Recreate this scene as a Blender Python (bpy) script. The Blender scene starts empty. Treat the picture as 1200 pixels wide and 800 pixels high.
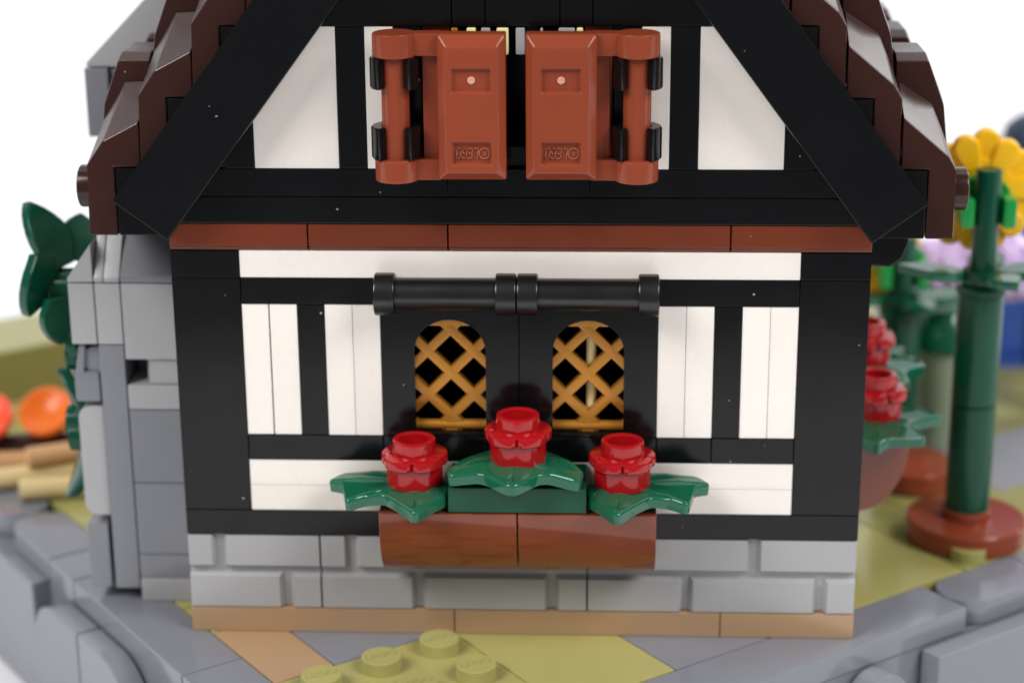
import bpy, bmesh, math, random
from mathutils import Vector, Matrix

random.seed(7)
MM = 0.001                      # everything below is written in millimetres
sc = bpy.context.scene
COL = sc.collection

# ------------------------------------------------------------------ camera
CAM = dict(pos=(9.024, -220.508, 109.560), pitch=0.3163715, yaw=0.0445085, roll=-0.0070667, f=2360.27)
def setup_camera():
    p, y, r = CAM['pitch'], CAM['yaw'], CAM['roll']
    cy, sy, cp, sp, cr, sr = math.cos(y), math.sin(y), math.cos(p), math.sin(p), math.cos(r), math.sin(r)
    Rz = Matrix(((cy, sy, 0), (-sy, cy, 0), (0, 0, 1)))
    B = Matrix(((1, 0, 0), (0, -sp, -cp), (0, cp, -sp)))
    Rr = Matrix(((cr, -sr, 0), (sr, cr, 0), (0, 0, 1)))
    M = Rr @ B @ Rz
    right, down, fwd = M[0], M[1], M[2]
    rot = Matrix((right, -down, -fwd)).transposed()
    cam = bpy.data.cameras.new('camera')
    o = bpy.data.objects.new('camera', cam)
    COL.objects.link(o)
    o.matrix_world = Matrix.Translation(Vector(CAM['pos']) * MM) @ rot.to_4x4()
    cam.sensor_width = 36
    cam.lens = CAM['f'] / 1200 * 36
    cam.clip_start = 0.01
    cam.clip_end = 20
    cam.dof.use_dof = True
    cam.dof.focus_distance = 0.2235
    cam.dof.aperture_fstop = 16
    sc.camera = o
setup_camera()

# ------------------------------------------------------------------ world, lamps, exposure
w = bpy.data.worlds.new('World'); sc.world = w; w.use_nodes = True
bg = w.node_tree.nodes['Background']
bg.inputs[0].default_value = (0.92, 0.95, 1.0, 1); bg.inputs[1].default_value = 0.20

def softbox(name, loc, aim, size, power, color=(1, 1, 1)):
    l = bpy.data.lights.new(name, 'AREA'); l.shape = 'RECTANGLE'
    l.size, l.size_y = size; l.energy = power; l.color = color
    o = bpy.data.objects.new(name, l); COL.objects.link(o)
    o.location = loc
    o.rotation_euler = (Vector(aim) - Vector(loc)).to_track_quat('-Z', 'Y').to_euler()
softbox('studio_softbox', (-0.50, -0.42, 0.62), (0, 0, 0.04), (0.40, 0.40), 5.9, (1, .975, .945))
softbox('studio_softbox', (0.55, -0.38, 0.62), (0, 0, 0.04), (0.40, 0.40), 5.4, (1, .975, .945))
softbox('rear_softbox', (0.62, 0.46, 0.50), (0, 0, 0.05), (0.36, 0.36), 2.6)
softbox('rear_softbox', (-0.66, 0.42, 0.50), (0, 0, 0.05), (0.36, 0.36), 0.5)
softbox('backdrop_softbox', (0.0, 0.35, 1.05), (0, 0.55, 0.1), (1.2, 0.5), 2.3, (.97, .985, 1))
sc.view_settings.view_transform = 'Standard'
sc.view_settings.look = 'None'
sc.view_settings.exposure = 0.12
sc.view_settings.gamma = 1
sc.cycles.use_denoising = True
sc.cycles.max_bounces = 8

# ------------------------------------------------------------------ materials
MATS = {}
def plastic(name, rgb, rough=0.22, spec=0.36, dust=0.0, bump=0.02, metallic=0.0, sss=0.0, grain=0.0, coat=0.0):
    m = bpy.data.materials.new(name); m.use_nodes = True
    nt = m.node_tree; N = nt.nodes; L = nt.links
    b = N['Principled BSDF']
    b.inputs['Roughness'].default_value = rough
    b.inputs['Specular IOR Level'].default_value = spec
    b.inputs['Metallic'].default_value = metallic
    b.inputs['Coat Weight'].default_value = coat
    b.inputs['Coat Roughness'].default_value = 0.08
    if sss:
        b.inputs['Subsurface Weight'].default_value = sss
        b.inputs['Subsurface Radius'].default_value = (1, .8, .6)
        b.inputs['Subsurface Scale'].default_value = 0.0012
    geo = N.new('ShaderNodeNewGeometry')
    pos = geo.outputs['Position']
    # gentle mottling of the moulded plastic
    n1 = N.new('ShaderNodeTexNoise'); n1.inputs['Scale'].default_value = 90; n1.inputs['Detail'].default_value = 4
    L.new(pos, n1.inputs['Vector'])
    r1 = N.new('ShaderNodeMapRange'); r1.inputs[3].default_value = 0.93; r1.inputs[4].default_value = 1.06
    L.new(n1.outputs[0], r1.inputs[0])
    oi = N.new('ShaderNodeObjectInfo')
    r2 = N.new('ShaderNodeMapRange'); r2.inputs[3].default_value = 0.95; r2.inputs[4].default_value = 1.05
    L.new(oi.outputs['Random'], r2.inputs[0])
    mu = N.new('ShaderNodeMath'); mu.operation = 'MULTIPLY'
    L.new(r1.outputs[0], mu.inputs[0]); L.new(r2.outputs[0], mu.inputs[1])
    vs = N.new('ShaderNodeVectorMath'); vs.operation = 'SCALE'
    vs.inputs[0].default_value = rgb
    L.new(mu.outputs[0], vs.inputs['Scale'])
    col = vs.outputs[0]
    if dust:
        # specks of white dust and lint
        vo = N.new('ShaderNodeTexVoronoi'); vo.inputs['Scale'].default_value = 400; vo.inputs['Randomness'].default_value = 1
        ds = N.new('ShaderNodeTexNoise'); ds.inputs['Scale'].default_value = 1500
        L.new(pos, ds.inputs['Vector'])
        ad = N.new('ShaderNodeVectorMath'); ad.operation = 'MULTIPLY_ADD'
        ad.inputs[1].default_value = (.0006,) * 3
        L.new(ds.outputs['Color'], ad.inputs[0]); L.new(pos, ad.inputs[2])
        L.new(ad.outputs[0], vo.inputs['Vector'])
        sep = N.new('ShaderNodeSeparateColor'); L.new(vo.outputs['Color'], sep.inputs[0])
        sz = N.new('ShaderNodeMapRange'); sz.inputs[1].default_value = 0.3; sz.inputs[2].default_value = 1.0
        sz.inputs[3].default_value = 0.0; sz.inputs[4].default_value = 0.06 * dust
        L.new(sep.outputs[0], sz.inputs[0])
        lt = N.new('ShaderNodeMath'); lt.operation = 'LESS_THAN'
        L.new(vo.outputs['Distance'], lt.inputs[0]); L.new(sz.outputs[0], lt.inputs[1])
        fa = N.new('ShaderNodeMath'); fa.operation = 'MULTIPLY'; fa.inputs[1].default_value = 0.6
        L.new(lt.outputs[0], fa.inputs[0])
        mx = N.new('ShaderNodeMix'); mx.data_type = 'RGBA'
        L.new(fa.outputs[0], mx.inputs[0]); L.new(col, mx.inputs[6]); mx.inputs[7].default_value = (.5, .5, .5, 1)
        col = mx.outputs[2]
    L.new(col, b.inputs['Base Color'])
    # uneven gloss (finger marks) and fine relief
    n2 = N.new('ShaderNodeTexNoise'); n2.inputs['Scale'].default_value = 160; n2.inputs['Detail'].default_value = 6
    L.new(pos, n2.inputs['Vector'])
    r3 = N.new('ShaderNodeMapRange'); r3.inputs[1].default_value = .3; r3.inputs[2].default_value = .75
    r3.inputs[3].default_value = rough * 0.8; r3.inputs[4].default_value = rough * 1.35
    L.new(n2.outputs[0], r3.inputs[0]); L.new(r3.outputs[0], b.inputs['Roughness'])
    n3 = N.new('ShaderNodeTexNoise')
    n3.inputs['Scale'].default_value = 5500 if grain else 70
    n3.inputs['Detail'].default_value = 3
    L.new(pos, n3.inputs['Vector'])
    bp = N.new('ShaderNodeBump'); bp.inputs['Strength'].default_value = grain if grain else bump * 4
    bp.inputs['Distance'].default_value = 0.0003
    L.new(n3.outputs[0], bp.inputs['Height']); L.new(bp.outputs[0], b.inputs['Normal'])
    MATS[name] = m
    return m
plastic('black', (.0035, .0037, .0042), .17, .30, dust=1.0)
plastic('white', (.86, .80, .74), .28, .4, sss=.25)
plastic('reddish_brown', (.255, .050, .022), .18, dust=.7)
plastic('beam_brown', (.155, .030, .011), .22, dust=.8)
plastic('dark_brown', (.036, .0118, .0085), .20, dust=1.1)
plastic('dark_brown_grain', (.036, .0118, .0085), .34, .75, dust=.6, grain=.14)
plastic('light_grey', (.35, .347, .355), .20, .45)
plastic('dark_grey', (.195, .201, .222), .17, .45)
plastic('rim_grey', (.195, .204, .232), .11, .5)
plastic('black_satin', (.006, .006, .007), .27, .6, dust=1.0)
plastic('tan', (.37, .235, .135), .16, .45)
plastic('shaded_box_brown', (.205, .045, .018), .085, .5, dust=.5)  # same plastic as the shutters, its duller lighting put into a darker colour
plastic('olive', (.36, .335, .115), .14, .45)
plastic('dark_green', (.004, .066, .034), .15, .26, dust=.4)
plastic('leaf_green', (.006, .105, .052), .11, .5)
plastic('bright_green', (.01, .30, .06), .25)
plastic('red', (.36, .005, .008), .11, .5)
plastic('gold', (.52, .215, .025), .27, .6, metallic=.45)
plastic('yellow', (.95, .52, .008), .28, sss=.1)
plastic('orange', (.85, .16, .01), .3)
plastic('coral', (.85, .09, .03), .3)
plastic('lavender', (.62, .46, .74), .3)
plastic('pale_yellow', (.85, .74, .38), .3)
plastic('sand_green', (.30, .38, .27), .35)
plastic('blue', (.05, .12, .45), .3)
plastic('dark_blue', (.03, .045, .09), .4)
plastic('pale_blue', (.30, .42, .70), .3)
plastic('nougat', (.60, .34, .16), .35)
plastic('cream', (.72, .55, .27), .3)
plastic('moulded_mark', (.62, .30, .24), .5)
plastic('sheen_brown', (.34, .105, .055), .25)  # shutter plastic made paler: sheen on the raised letters put into the colour
def paper(name, rgb):
    m = bpy.data.materials.new(name); m.use_nodes = True
    nt = m.node_tree; b = nt.nodes['Principled BSDF']; b.inputs['Roughness'].default_value = .9
    b.inputs['Specular IOR Level'].default_value = .1
    n = nt.nodes.new('ShaderNodeTexNoise'); n.inputs['Scale'].default_value = 8; n.inputs['Detail'].default_value = 3
    g = nt.nodes.new('ShaderNodeNewGeometry'); nt.links.new(g.outputs['Position'], n.inputs['Vector'])
    r = nt.nodes.new('ShaderNodeMapRange'); r.inputs[3].default_value = .98; r.inputs[4].default_value = 1.02
    nt.links.new(n.outputs[0], r.inputs[0])
    v = nt.nodes.new('ShaderNodeVectorMath'); v.operation = 'SCALE'; v.inputs[0].default_value = rgb
    nt.links.new(r.outputs[0], v.inputs['Scale']); nt.links.new(v.outputs[0], b.inputs['Base Color'])
    MATS[name] = m
paper('white_paper', (.79, .80, .83))

# ------------------------------------------------------------------ helpers
def V(*a): return Vector(a)
ORIG = {}
def thing(name, loc, label, cat, group=None):
    o = bpy.data.objects.new(name, None); COL.objects.link(o)
    o.empty_display_size = .005
    o.location = Vector(loc) * MM
    ORIG[o] = Vector(loc)
    o['label'] = label; o['category'] = cat
    if group: o['group'] = group
    return o
def finish(bm, name, mat, parent=None, origin=None, smooth=False, label=None):
    """bm is in world millimetres; the object gets its own origin at its centre"""
    bmesh.ops.recalc_face_normals(bm, faces=bm.faces[:])
    if origin is None:
        lo = Vector([min(v.co[i] for v in bm.verts) for i in range(3)])
        hi = Vector([max(v.co[i] for v in bm.verts) for i in range(3)])
        origin = (lo + hi) / 2
    origin = Vector(origin)
    for v in bm.verts: v.co = (v.co - origin) * MM
    me = bpy.data.meshes.new(name); bm.to_mesh(me); bm.free()
    if smooth:
        me.polygons.foreach_set('use_smooth', [True] * len(me.polygons))
        me.set_sharp_from_angle(angle=math.radians(35))
    me.materials.append(MATS[mat])
    o = bpy.data.objects.new(name, me); COL.objects.link(o)
    if smooth:
        wn = o.modifiers.new('weighted_normal', 'WEIGHTED_NORMAL'); wn.keep_sharp = True; wn.weight = 90
    ORIG[o] = origin
    if parent is not None:
        o.parent = parent; o.location = (origin - ORIG[parent]) * MM
    else:
        o.location = origin * MM
    if label: o['label'] = label
    return o
def bev(bm, r, seg=2, ang=30):
    if r <= 0: return
    es = [e for e in bm.edges if len(e.link_faces) == 2 and e.calc_face_angle(0) > math.radians(ang)]
    bmesh.ops.bevel(bm, geom=es, offset=r, segments=seg, affect='EDGES', profile=.5, clamp_overlap=True)
def bbox_bm(x0, x1, y0, y1, z0, z1, bm=None):
    bm = bm or bmesh.new()
    r = bmesh.ops.create_cube(bm, size=1)
    for v in r['verts']:
        v.co = V((x0 + x1) / 2 + v.co.x * (x1 - x0), (y0 + y1) / 2 + v.co.y * (y1 - y0), (z0 + z1) / 2 + v.co.z * (z1 - z0))
    return bm
G = 0.05                         # half of the seam between two neighbouring bricks
def box(name, x0, x1, y0, y1, z0, z1, mat, parent, r=.14, gap=G, seg=2, label=None):
    bm = bbox_bm(x0 + gap, x1 - gap, y0, y1, z0 + gap * .6, z1 - gap * .6)
    bev(bm, r, seg)
    return finish(bm, name, mat, parent, smooth=True, label=label)
def prism_bm(poly, ax, d0, d1, bm=None):
    """poly of 2D points extruded along an axis: ax 'y' -> (x,z), 'x' -> (y,z), 'z' -> (x,y)"""
    bm = bm or bmesh.new()
    def P(p, d):
        return {'y': V(p[0], d, p[1]), 'x': V(d, p[0], p[1]), 'z': V(p[0], p[1], d)}[ax]
    a = [bm.verts.new(P(p, d0)) for p in poly]; b = [bm.verts.new(P(p, d1)) for p in poly]
    bm.faces.new(a); bm.faces.new(b[::-1])
    n = len(poly)
    for i in range(n): bm.faces.new((a[i], b[i], b[(i + 1) % n], a[(i + 1) % n]))
    bmesh.ops.recalc_face_normals(bm, faces=bm.faces[:])
    return bm
def prism(name, poly, ax, d0, d1, mat, parent, r=.14, seg=2, label=None):
    bm = prism_bm(poly, ax, d0, d1); bev(bm, r, seg, 22)
    return finish(bm, name, mat, parent, smooth=True, label=label)
def lathe_bm(prof, axis_o, axis='z', n=32, bm=None):
    """prof: list of (radius, height) from bottom to top, closed by end caps"""
    bm = bm or bmesh.new(); rings = []
    O = Vector(axis_o)
    for rad, h in prof:
        ring = []
        for i in range(n):
            t = 2 * math.pi * i / n; c, s = rad * math.cos(t), rad * math.sin(t)
            p = {'z': V(c, s, h), 'x': V(h, c, s), 'y': V(c, h, s)}[axis]
            ring.append(bm.verts.new(O + p))
        rings.append(ring)
    for a, b in zip(rings, rings[1:]):
        for i in range(n): bm.faces.new((a[i], a[(i + 1) % n], b[(i + 1) % n], b[i]))
    bm.faces.new(rings[0]); bm.faces.new(rings[-1])
    bmesh.ops.recalc_face_normals(bm, faces=bm.faces[:])
    return bm
def cyl_prof(r, h0, h1, b=.15):
    return [(r - b, h0), (r - b * .3, h0 + b * .3), (r, h0 + b), (r, h1 - b), (r - b * .3, h1 - b * .3), (r - b, h1)]
def cyl(name, o, r, h0, h1, mat, parent, axis='z', b=.15, n=32):
    return finish(lathe_bm(cyl_prof(r, h0, h1, b), o, axis, n), name, mat, parent, smooth=True)
def text_bm(body, size, extrude):
    cu = bpy.data.curves.new('t', 'FONT'); cu.body = body; cu.size = size; cu.extrude = extrude
    cu.align_x = 'CENTER'; cu.align_y = 'CENTER'; cu.resolution_u = 3
    ob = bpy.data.objects.new('t', cu); COL.objects.link(ob)
    dg = bpy.context.evaluated_depsgraph_get(); dg.update()
    me = bpy.data.meshes.new_from_object(ob.evaluated_get(dg))
    bm = bmesh.new(); bm.from_mesh(me)
    bpy.data.objects.remove(ob); bpy.data.curves.remove(cu); bpy.data.meshes.remove(me)
    return bm
def add_bm(dst, src, M):
    src.verts.index_update()
    vs = [dst.verts.new(M @ v.co) for v in src.verts]
    for f in src.faces:
        try: dst.faces.new([vs[v.index] for v in f.verts])
        except ValueError: pass
def copy_child(src, parent, offset=None, rot=None):
    c = src.copy(); COL.objects.link(c); c.parent = parent
    if offset is not None: c.location = Vector(offset) * MM
    if rot is not None: c.rotation_euler = rot
    return c

# ------------------------------------------------------------------ table and backdrop
def sweep():
    prof = [(-170, -21.1)]
    prof += [(420, -21.1)]
    for i in range(1, 13):
        t = math.radians(90 * i / 12)
        prof.append((420 + 260 * math.sin(t), -21.1 + 260 * (1 - math.cos(t))))
    prof.append((680, 1100))
    bm = bmesh.new()
    xs = (-1100, 1100)
    rows = [[bm.verts.new((x, y, z)) for x in xs] for y, z in prof]
    for a, b in zip(rows, rows[1:]): bm.faces.new((a[0], a[1], b[1], b[0]))
    o = finish(bm, 'backdrop', 'white_paper', None, smooth=True)
    o['kind'] = 'structure'
sweep()

# ------------------------------------------------------------------ base, laid on a grid turned 3-4-5 to the house
E1 = V(.8, .6, 0); E2 = V(-.6, .8, 0); A0 = V(-9.53, -4.47, 0)
def AB(a, b, z=0): return A0 + E1 * (a * 8) + E2 * (b * 8) + V(0, 0, z)
RZ = math.atan2(.6, .8)
base = bpy.data.objects.new('ground', None); COL.objects.link(base)
base['kind'] = 'structure'; ORIG[base] = AB(0, 0, -21); base.location = ORIG[base] * MM
base.empty_display_size = .005
def to_ab(bm):
    """bm built in (a,b) millimetres (8 mm a stud), z up -> world"""
    for v in bm.verts: v.co = A0 + E1 * v.co.x + E2 * v.co.y + V(0, 0, v.co.z)
def ab_box(name, a0, a1, b0, b1, z0, z1, mat, r=.2, gap=.07, parent=None):
    bm = bbox_bm(a0 * 8 + gap, a1 * 8 - gap, b0 * 8 + gap, b1 * 8 - gap, z0, z1); bev(bm, r, 2)
    to_ab(bm); return finish(bm, name, mat, parent or base, smooth=True)
AX, BX = 20.5, 16.5
ab_box('base_core', -3.5, AX, -3.5, BX, -21, -3.3, 'rim_grey', r=.3, gap=.3)
taken = set()
def reserve(a0, a1, b0, b1):
    for i in range(int(a0 + .5 + 100), int(a1 + .5 + 100)):
        for j in range(int(b0 + .5 + 100), int(b1 + .5 + 100)): taken.add((i - 100, j - 100))
def tile(a0, a1, b0, b1, mat, name):
    reserve(a0, a1, b0, b1)
    return ab_box(name, a0, a1, b0, b1, -3.2, 0, mat)
# pieces seen in front of the house
tile(-2.5, -1.5, .5, 2.5, 'tan', 'tan_tile')
tile(-1.5, .5, .5, 2.5, 'rim_grey', 'grey_tile')
tile(.5, 2.5, -2.5, 1.5, 'olive', 'olive_tile')
tile(2.5, 4.5, -2.5, -.5, 'rim_grey', 'grey_tile')
tile(4.5, 8.5, -2.5, 1.5, 'olive', 'olive_tile')
tile(8.5, 12.5, -2.5, -.5, 'olive', 'olive_tile')
tile(11.5, 13.5, 1.5, 3.5, 'light_grey', 'grey_tile')
tile(10.5, 12.5, 3.5, 5.5, 'light_grey', 'grey_tile')
tile(11.5, 15.5, -.5, 1.5, 'light_grey', 'grey_tile')
pl = tile(-2.5, .5, -2.5, .5, 'olive', 'olive_plate')
# studs with the raised wordmark of the photograph
def stud_bm(mark=True):
    bm = lathe_bm([(2.4, -.2), (2.4, 1.5), (2.33, 1.64), (2.2, 1.7)], (0, 0, 0), 'z', 32)
    if mark:
        t = text_bm('LEGO', 1.55, .07)
        M = Matrix.Translation((0, 0, 1.72)) @ Matrix.Rotation(math.radians(-8), 4, 'Z') @ Matrix(((1, .22, 0, 0), (0, 1, 0, 0), (0, 0, 1, 0), (0, 0, 0, 1)))
        add_bm(bm, t, M)
    return bm
stud0 = None
for ia in (-2, -1, 0):
    for ib in (0, -1, -2):
        if stud0 is None:
            bm = stud_bm(); p = AB(ia, ib)
            R = Matrix.Rotation(RZ, 4, 'Z')
            for v in bm.verts: v.co = p + (R @ v.co)
            stud0 = finish(bm, 'stud', 'olive', pl, origin=p, smooth=True)
        else:
            copy_child(stud0, pl, AB(ia, ib) - ORIG[pl])
# rim tiles on the right-hand edge (b from -3.5 to -2.5)
def round_tile(a0, a1, b0, b1, ends, along):
    """rim tile with half-round end(s)"""
    pts = []
    gap = .1
    if along == 'a':
        r = (b1 - b0) * 4 - gap; cb = (b0 + b1) * 4
        lo, hi = a0 * 8 + gap, a1 * 8 - gap
    else:
        r = (a1 - a0) * 4 - gap; cb = (a0 + a1) * 4
        lo, hi = b0 * 8 + gap, b1 * 8 - gap
    def arc(c, t0, t1):
        for i in range(13):
            t = math.radians(t0 + (t1 - t0) * i / 12); pts.append((c + r * math.cos(t), cb + r * math.sin(t)))
    if 'hi' in ends: arc(hi - r, -90, 90)
    else: pts.extend([(hi, cb - r), (hi, cb + r)])
    if 'lo' in ends: arc(lo + r, 90, 270)
    else: pts.extend([(lo, cb + r), (lo, cb - r)])
    if along == 'b': pts = [(q, p) for p, q in pts][::-1]
    bm = prism_bm(pts, 'z', -3.2, 0); bev(bm, .2, 2, 40); to_ab(bm)
    return finish(bm, 'rim_tile', 'rim_grey', base, smooth=True)
for a0, a1 in ((-3.5, 1.5), (1.5, 7.5)): ab_box('rim_tile', a0, a1, -3.5, -2.5, -3.2, 0, 'rim_grey', r=.25)
round_tile(7.5, 9.5, -3.5, -2.5, ('lo',), 'a')
ab_box('rim_tile', 9.5, 13.5, -3.5, -2.5, -3.2, 0, 'rim_grey', r=.25)
ab_box('rim_tile', 13.5, 20.5, -3.5, -2.5, -3.2, 0, 'rim_grey', r=.25)
# rim tiles on the left-hand edge (a from -3.5 to -2.5)
for b0, b1 in ((-2.5, 1.5), (1.5, 5.5), (5.5, 6.5), (10.5, 14.5), (14.5, 16.5)):
    ab_box('rim_tile', -3.5, -2.5, b0, b1, -3.2, 0, 'rim_grey', r=.25)
round_tile(-3.5, -2.5, 6.5, 8.5, ('hi',), 'b')
round_tile(-3.5, -2.5, 8.5, 10.5, ('lo',), 'b')
# the rest of the lawn in two-by-two tiles
for i in range(-2, 20, 2):
    for j in range(-2, 16, 2):
        free = [(p, q) for p in (i, i + 1) for q in (j, j + 1) if (p, q) not in taken and p < 21 and q < 16]
        if len(free) == 4: ab_box('olive_tile', i - .5, i + 1.5, j - .5, j + 1.5, -3.2, 0, 'olive')
        else:
            for p, q in free: ab_box('olive_tile', p - .5, p + .5, q - .5, q + .5, -3.2, 0, 'olive')
# tiles clipped sideways onto the two outer faces of the base
ab_box('side_panel', 6.5, 12.5, -3.9, -3.5, -19, -3.35, 'dark_grey', r=.3)
ab_box('side_panel', -1.5, 2.5, -3.9, -3.5, -19, -3.35, 'dark_grey', r=.3)
def round_side(a, z):
    bm = lathe_bm(cyl_prof(3.9, 0, 3.1, .25), (0, 0, 0), 'y', 40)
    for v in bm.verts: v.co = V(a * 8 + v.co.x, -3.9 * 8 + v.co.y, z + v.co.z)
    to_ab(bm); finish(bm, 'round_side_tile', 'dark_grey', base, smooth=True)
round_side(5.4, -7.0); round_side(3.4, -11.5)
# left face
def side_poly(pts, a0, a1):
    bm = prism_bm([(b * 8, z) for b, z in pts], 'x', a0 * 8, a1 * 8); bev(bm, .25, 2, 40); to_ab(bm)
    return finish(bm, 'side_panel', 'rim_grey', base, smooth=True)
side_poly([(6.62, -20.8), (12.5, -20.8), (12.5, -3.3), (6.62, -3.3)], -3.78, -3.45)
arc = [(5.5 + .85 * math.cos(math.radians(t)), -10.2 + 6.8 * math.sin(math.radians(t))) for t in range(0, 91, 9)]
side_poly([(4.5, -20.5), (6.35, -20.5)] + arc + [(4.5, -3.4)], -3.9, -3.5)
arc = [(3.55 - .95 * math.cos(math.radians(t)), -10 + 6.6 * math.sin(math.radians(t))) for t in range(90, -1, -9)]
side_poly([(2.6, -20.5), (4.46, -20.5), (4.46, -3.4)] + arc, -3.9, -3.5)
side_poly([(-1.5, -20.5), (2.3, -20.5), (2.3, -4.6), (-1.5, -4.6)], -3.8, -3.5)
# grassy step at the far end
bank = thing('grass_bank', AB(3, 15.4, 0), 'raised olive green bank at the far left, out of focus', 'bank')
ab_box('bank_brick', -2.5, 2.5, 14.2, 16.4, .05, 8.6, 'olive', r=.3, parent=bank)
ab_box('bank_brick', 2.5, 9.5, 14.2, 16.4, .05, 8.6, 'olive', r=.3, parent=bank)

# ------------------------------------------------------------------ the half-timbered house
house = thing('toy_house', (0, 32, 0), 'black and white half-timbered toy brick house with dark brown roof', 'toy house')
H = house
D = 8.0
for x0, x1 in ((-40, -8), (-8, 24), (24, 40)): box('plinth_plate', x0, x1, 0, D, 0, 3.2, 'tan', H, r=.12)
# masonry bricks with raised stones
def masonry(x0, x1, ups, lows):
    body = box('masonry_brick', x0, x1, .8, D, 3.2, 12.8, 'light_grey', H, r=.08)
    def row(z0, z1, joints):
        xs = [x0 + .06] + [j for j in joints] + [x1 - .06]
        for i in range(len(xs) - 1):
            l = xs[i] + (.42 if i else 0); r = xs[i + 1] - (.42 if i < len(xs) - 2 else 0)
            bm = bmesh.new()
            il, ir = (.45 if i else .06), (.45 if i < len(xs) - 2 else .06)
            zb, zt = (.06 if z0 < 5 else .42), (.06 if z0 > 5 else .42)
            back = [(l, z0), (r, z0), (r, z1), (l, z1)]
            front = [(l + il, z0 + zb), (r - ir, z0 + zb), (r - ir, z1 - zt), (l + il, z1 - zt)]
            a = [bm.verts.new((p[0], .85, p[1])) for p in back]; b = [bm.verts.new((p[0], -.02, p[1])) for p in front]
            bm.faces.new(b); bm.faces.new(a[::-1])
            for k in range(4): bm.faces.new((a[k], b[k], b[(k + 1) % 4], a[(k + 1) % 4]))
            bev(bm, .16, 2, 15)
            finish(bm, 'stone', 'light_grey', body, smooth=True)
    row(8.35, 12.72, ups); row(3.28, 7.75, lows)
masonry(-40, -24, [-36.2], [-28.2])
masonry(-24, 8, [-20.2, -4.2], [-12.2, 3.8])
masonry(8, 40, [11.8, 27.8], [19.8, 35.8])
# timber and plaster strips of the ground floor
def timber(x0, x1, z0, z1, y0=0, name='timber_beam', r=.07, y1=D): return box(name, x0, x1, y0, y1, z0, z1, 'black', H, r=r)
def plaster(x0, x1, z0, z1, y0=0, r=.09): return box('plaster_tile', x0, x1, y0, D, z0, z1, 'white', H, r=r, gap=.02)
for x0, x1 in ((-40, -16), (-16, 16), (16, 40)): timber(x0, x1, 12.8, 16)
for s in (-1, 1):
    a, b = sorted((s * 40, s * 32))
    timber(a, b, 16, 44.8, name='corner_post'); timber(a, b, 44.8, 48, name='corner_post')
for z in (16, 19.2):
    for x0, x1 in ((-32, 0), (0, 32)): plaster(x0, x1, z, z + 3.2)
for x0, x1 in ((-32, -16), (-16, 16), (16, 22.4), (22.4, 32)): timber(x0, x1, 22.4, 25.6)
for s in (-1, 1):
    for x0, x1, m in ((16, 19.2, 'w'), (19.2, 22.4, 'w'), (22.4, 25.6, 'b'), (25.6, 28.8, 'w'), (28.8, 32, 'w')):
        a, b = sorted((s * x0, s * x1))
        if m == 'w': plaster(a, b - (.12 if (s < 0 and x0 == 28.8) else 0), 25.6, 41.6, y0=.0 if x0 < 25 else .06, r=.07)
        else: timber(a, b, 25.6, 41.6, y0=.03, name='timber_post')
timber(-32, 0, 41.6, 44.8); timber(0, 32, 41.6, 44.8)
plaster(-32, 32, 44.8, 48)
# brown tile course, with the small lip that tiles carry along the lower edge
for x0, x1 in ((-40, -24), (-24, -8), (-8, 24), (24, 40)):
    pr = [(-.15, 48.55), (-.15, 51.15), (D, 51.15), (D, 48.05), (.12, 48.05), (.12, 48.45)]
    bm = prism_bm(pr, 'x', x0 + .08, x1 - .08); bev(bm, .12, 2, 30)
    t = finish(bm, 'beam_tile', 'beam_brown', H, smooth=True)
# black courses of the gable
timber(-40, 40, 51.2, 54.4, y0=-.16, r=.16)
for x0, x1 in ((-40, -8), (-8, 8), (8, 40)): timber(x0, x1, 54.4, 57.6)
for s in (-1, 1):
    for x0, x1, m in ((7.4, 10.6, 'r'), (10.6, 13.7, 'b'), (13.7, 16.9, 'w'), (16.9, 20.1, 'b'), (20.1, 29.7, 'w'), (29.7, 33.0, 'b')):
        a, b = sorted((s * x0, s * x1))
        if m == 'w': plaster(a, b, 57.6, 73.6 if x0 < 29 else 65.6, y0=.02)
        elif m == 'b': timber(a, b, 57.6, 73.6 if x0 < 29 else 65.6, name='timber_post')
        else: box('window_jamb', a, b, .6, D, 57.6, 73.6, 'reddish_brown', H)
for x0, x1, y0 in ((-28, -7.2, 0), (-7.2, -3.5, .05), (-3.5, 4.7, .0), (4.7, 8.3, .05), (8.3, 28, 0)): timber(x0, x1, 73.6, 80, y0=y0)
timber(-20, 20, 80, 86.4); timber(-14, 14, 86.4, 92.8); timber(-7, 7, 92.8, 99)
# stepped black infill under the verge
for k in range(6):
    for s in (-1, 1):
        xo = 45.7 - 6.4 * k; a, b = sorted((s * xo, s * (xo - 5.6 if k == 0 else xo - 6.4)))
        box('verge_block', a, b, .08, D, 49.7 + 8 * k, 57.6 + 8 * k, 'black', H, r=.12)
# side and back walls close the house, with a floor between the storeys
for s in (-1, 1):
    for z0, z1, m in ((0, 3.2, 'tan'), (3.2, 12.8, 'light_grey'), (12.8, 16, 'black'), (16, 41.6, 'white'), (41.6, 51, 'black')):
        a, b = sorted((s * 32.2, s * 40)); box('side_wall_course', a, b, D + .05, 62, z0, z1, m, H)
for z0, z1, m in ((0, 12.8, 'light_grey'), (12.8, 51, 'white')): box('back_wall_course', -40, 40, 62.05, 66, z0, z1, m, H)
box('floor_plate', -32, 32, D + .1, 62, 48.2, 51, 'dark_brown', H)
box('floor_plate', -32, 32, D + .1, 62, .1, 3.2, 'dark_brown', H)
box('darkening_sheet', -32, 32, 22, 25, 3.3, 48, 'black', H)  # black sheets added on both storeys to keep the windows looking dark
box('darkening_sheet', -32, 32, 16, 18, 51.1, 84, 'black', H)
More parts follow.
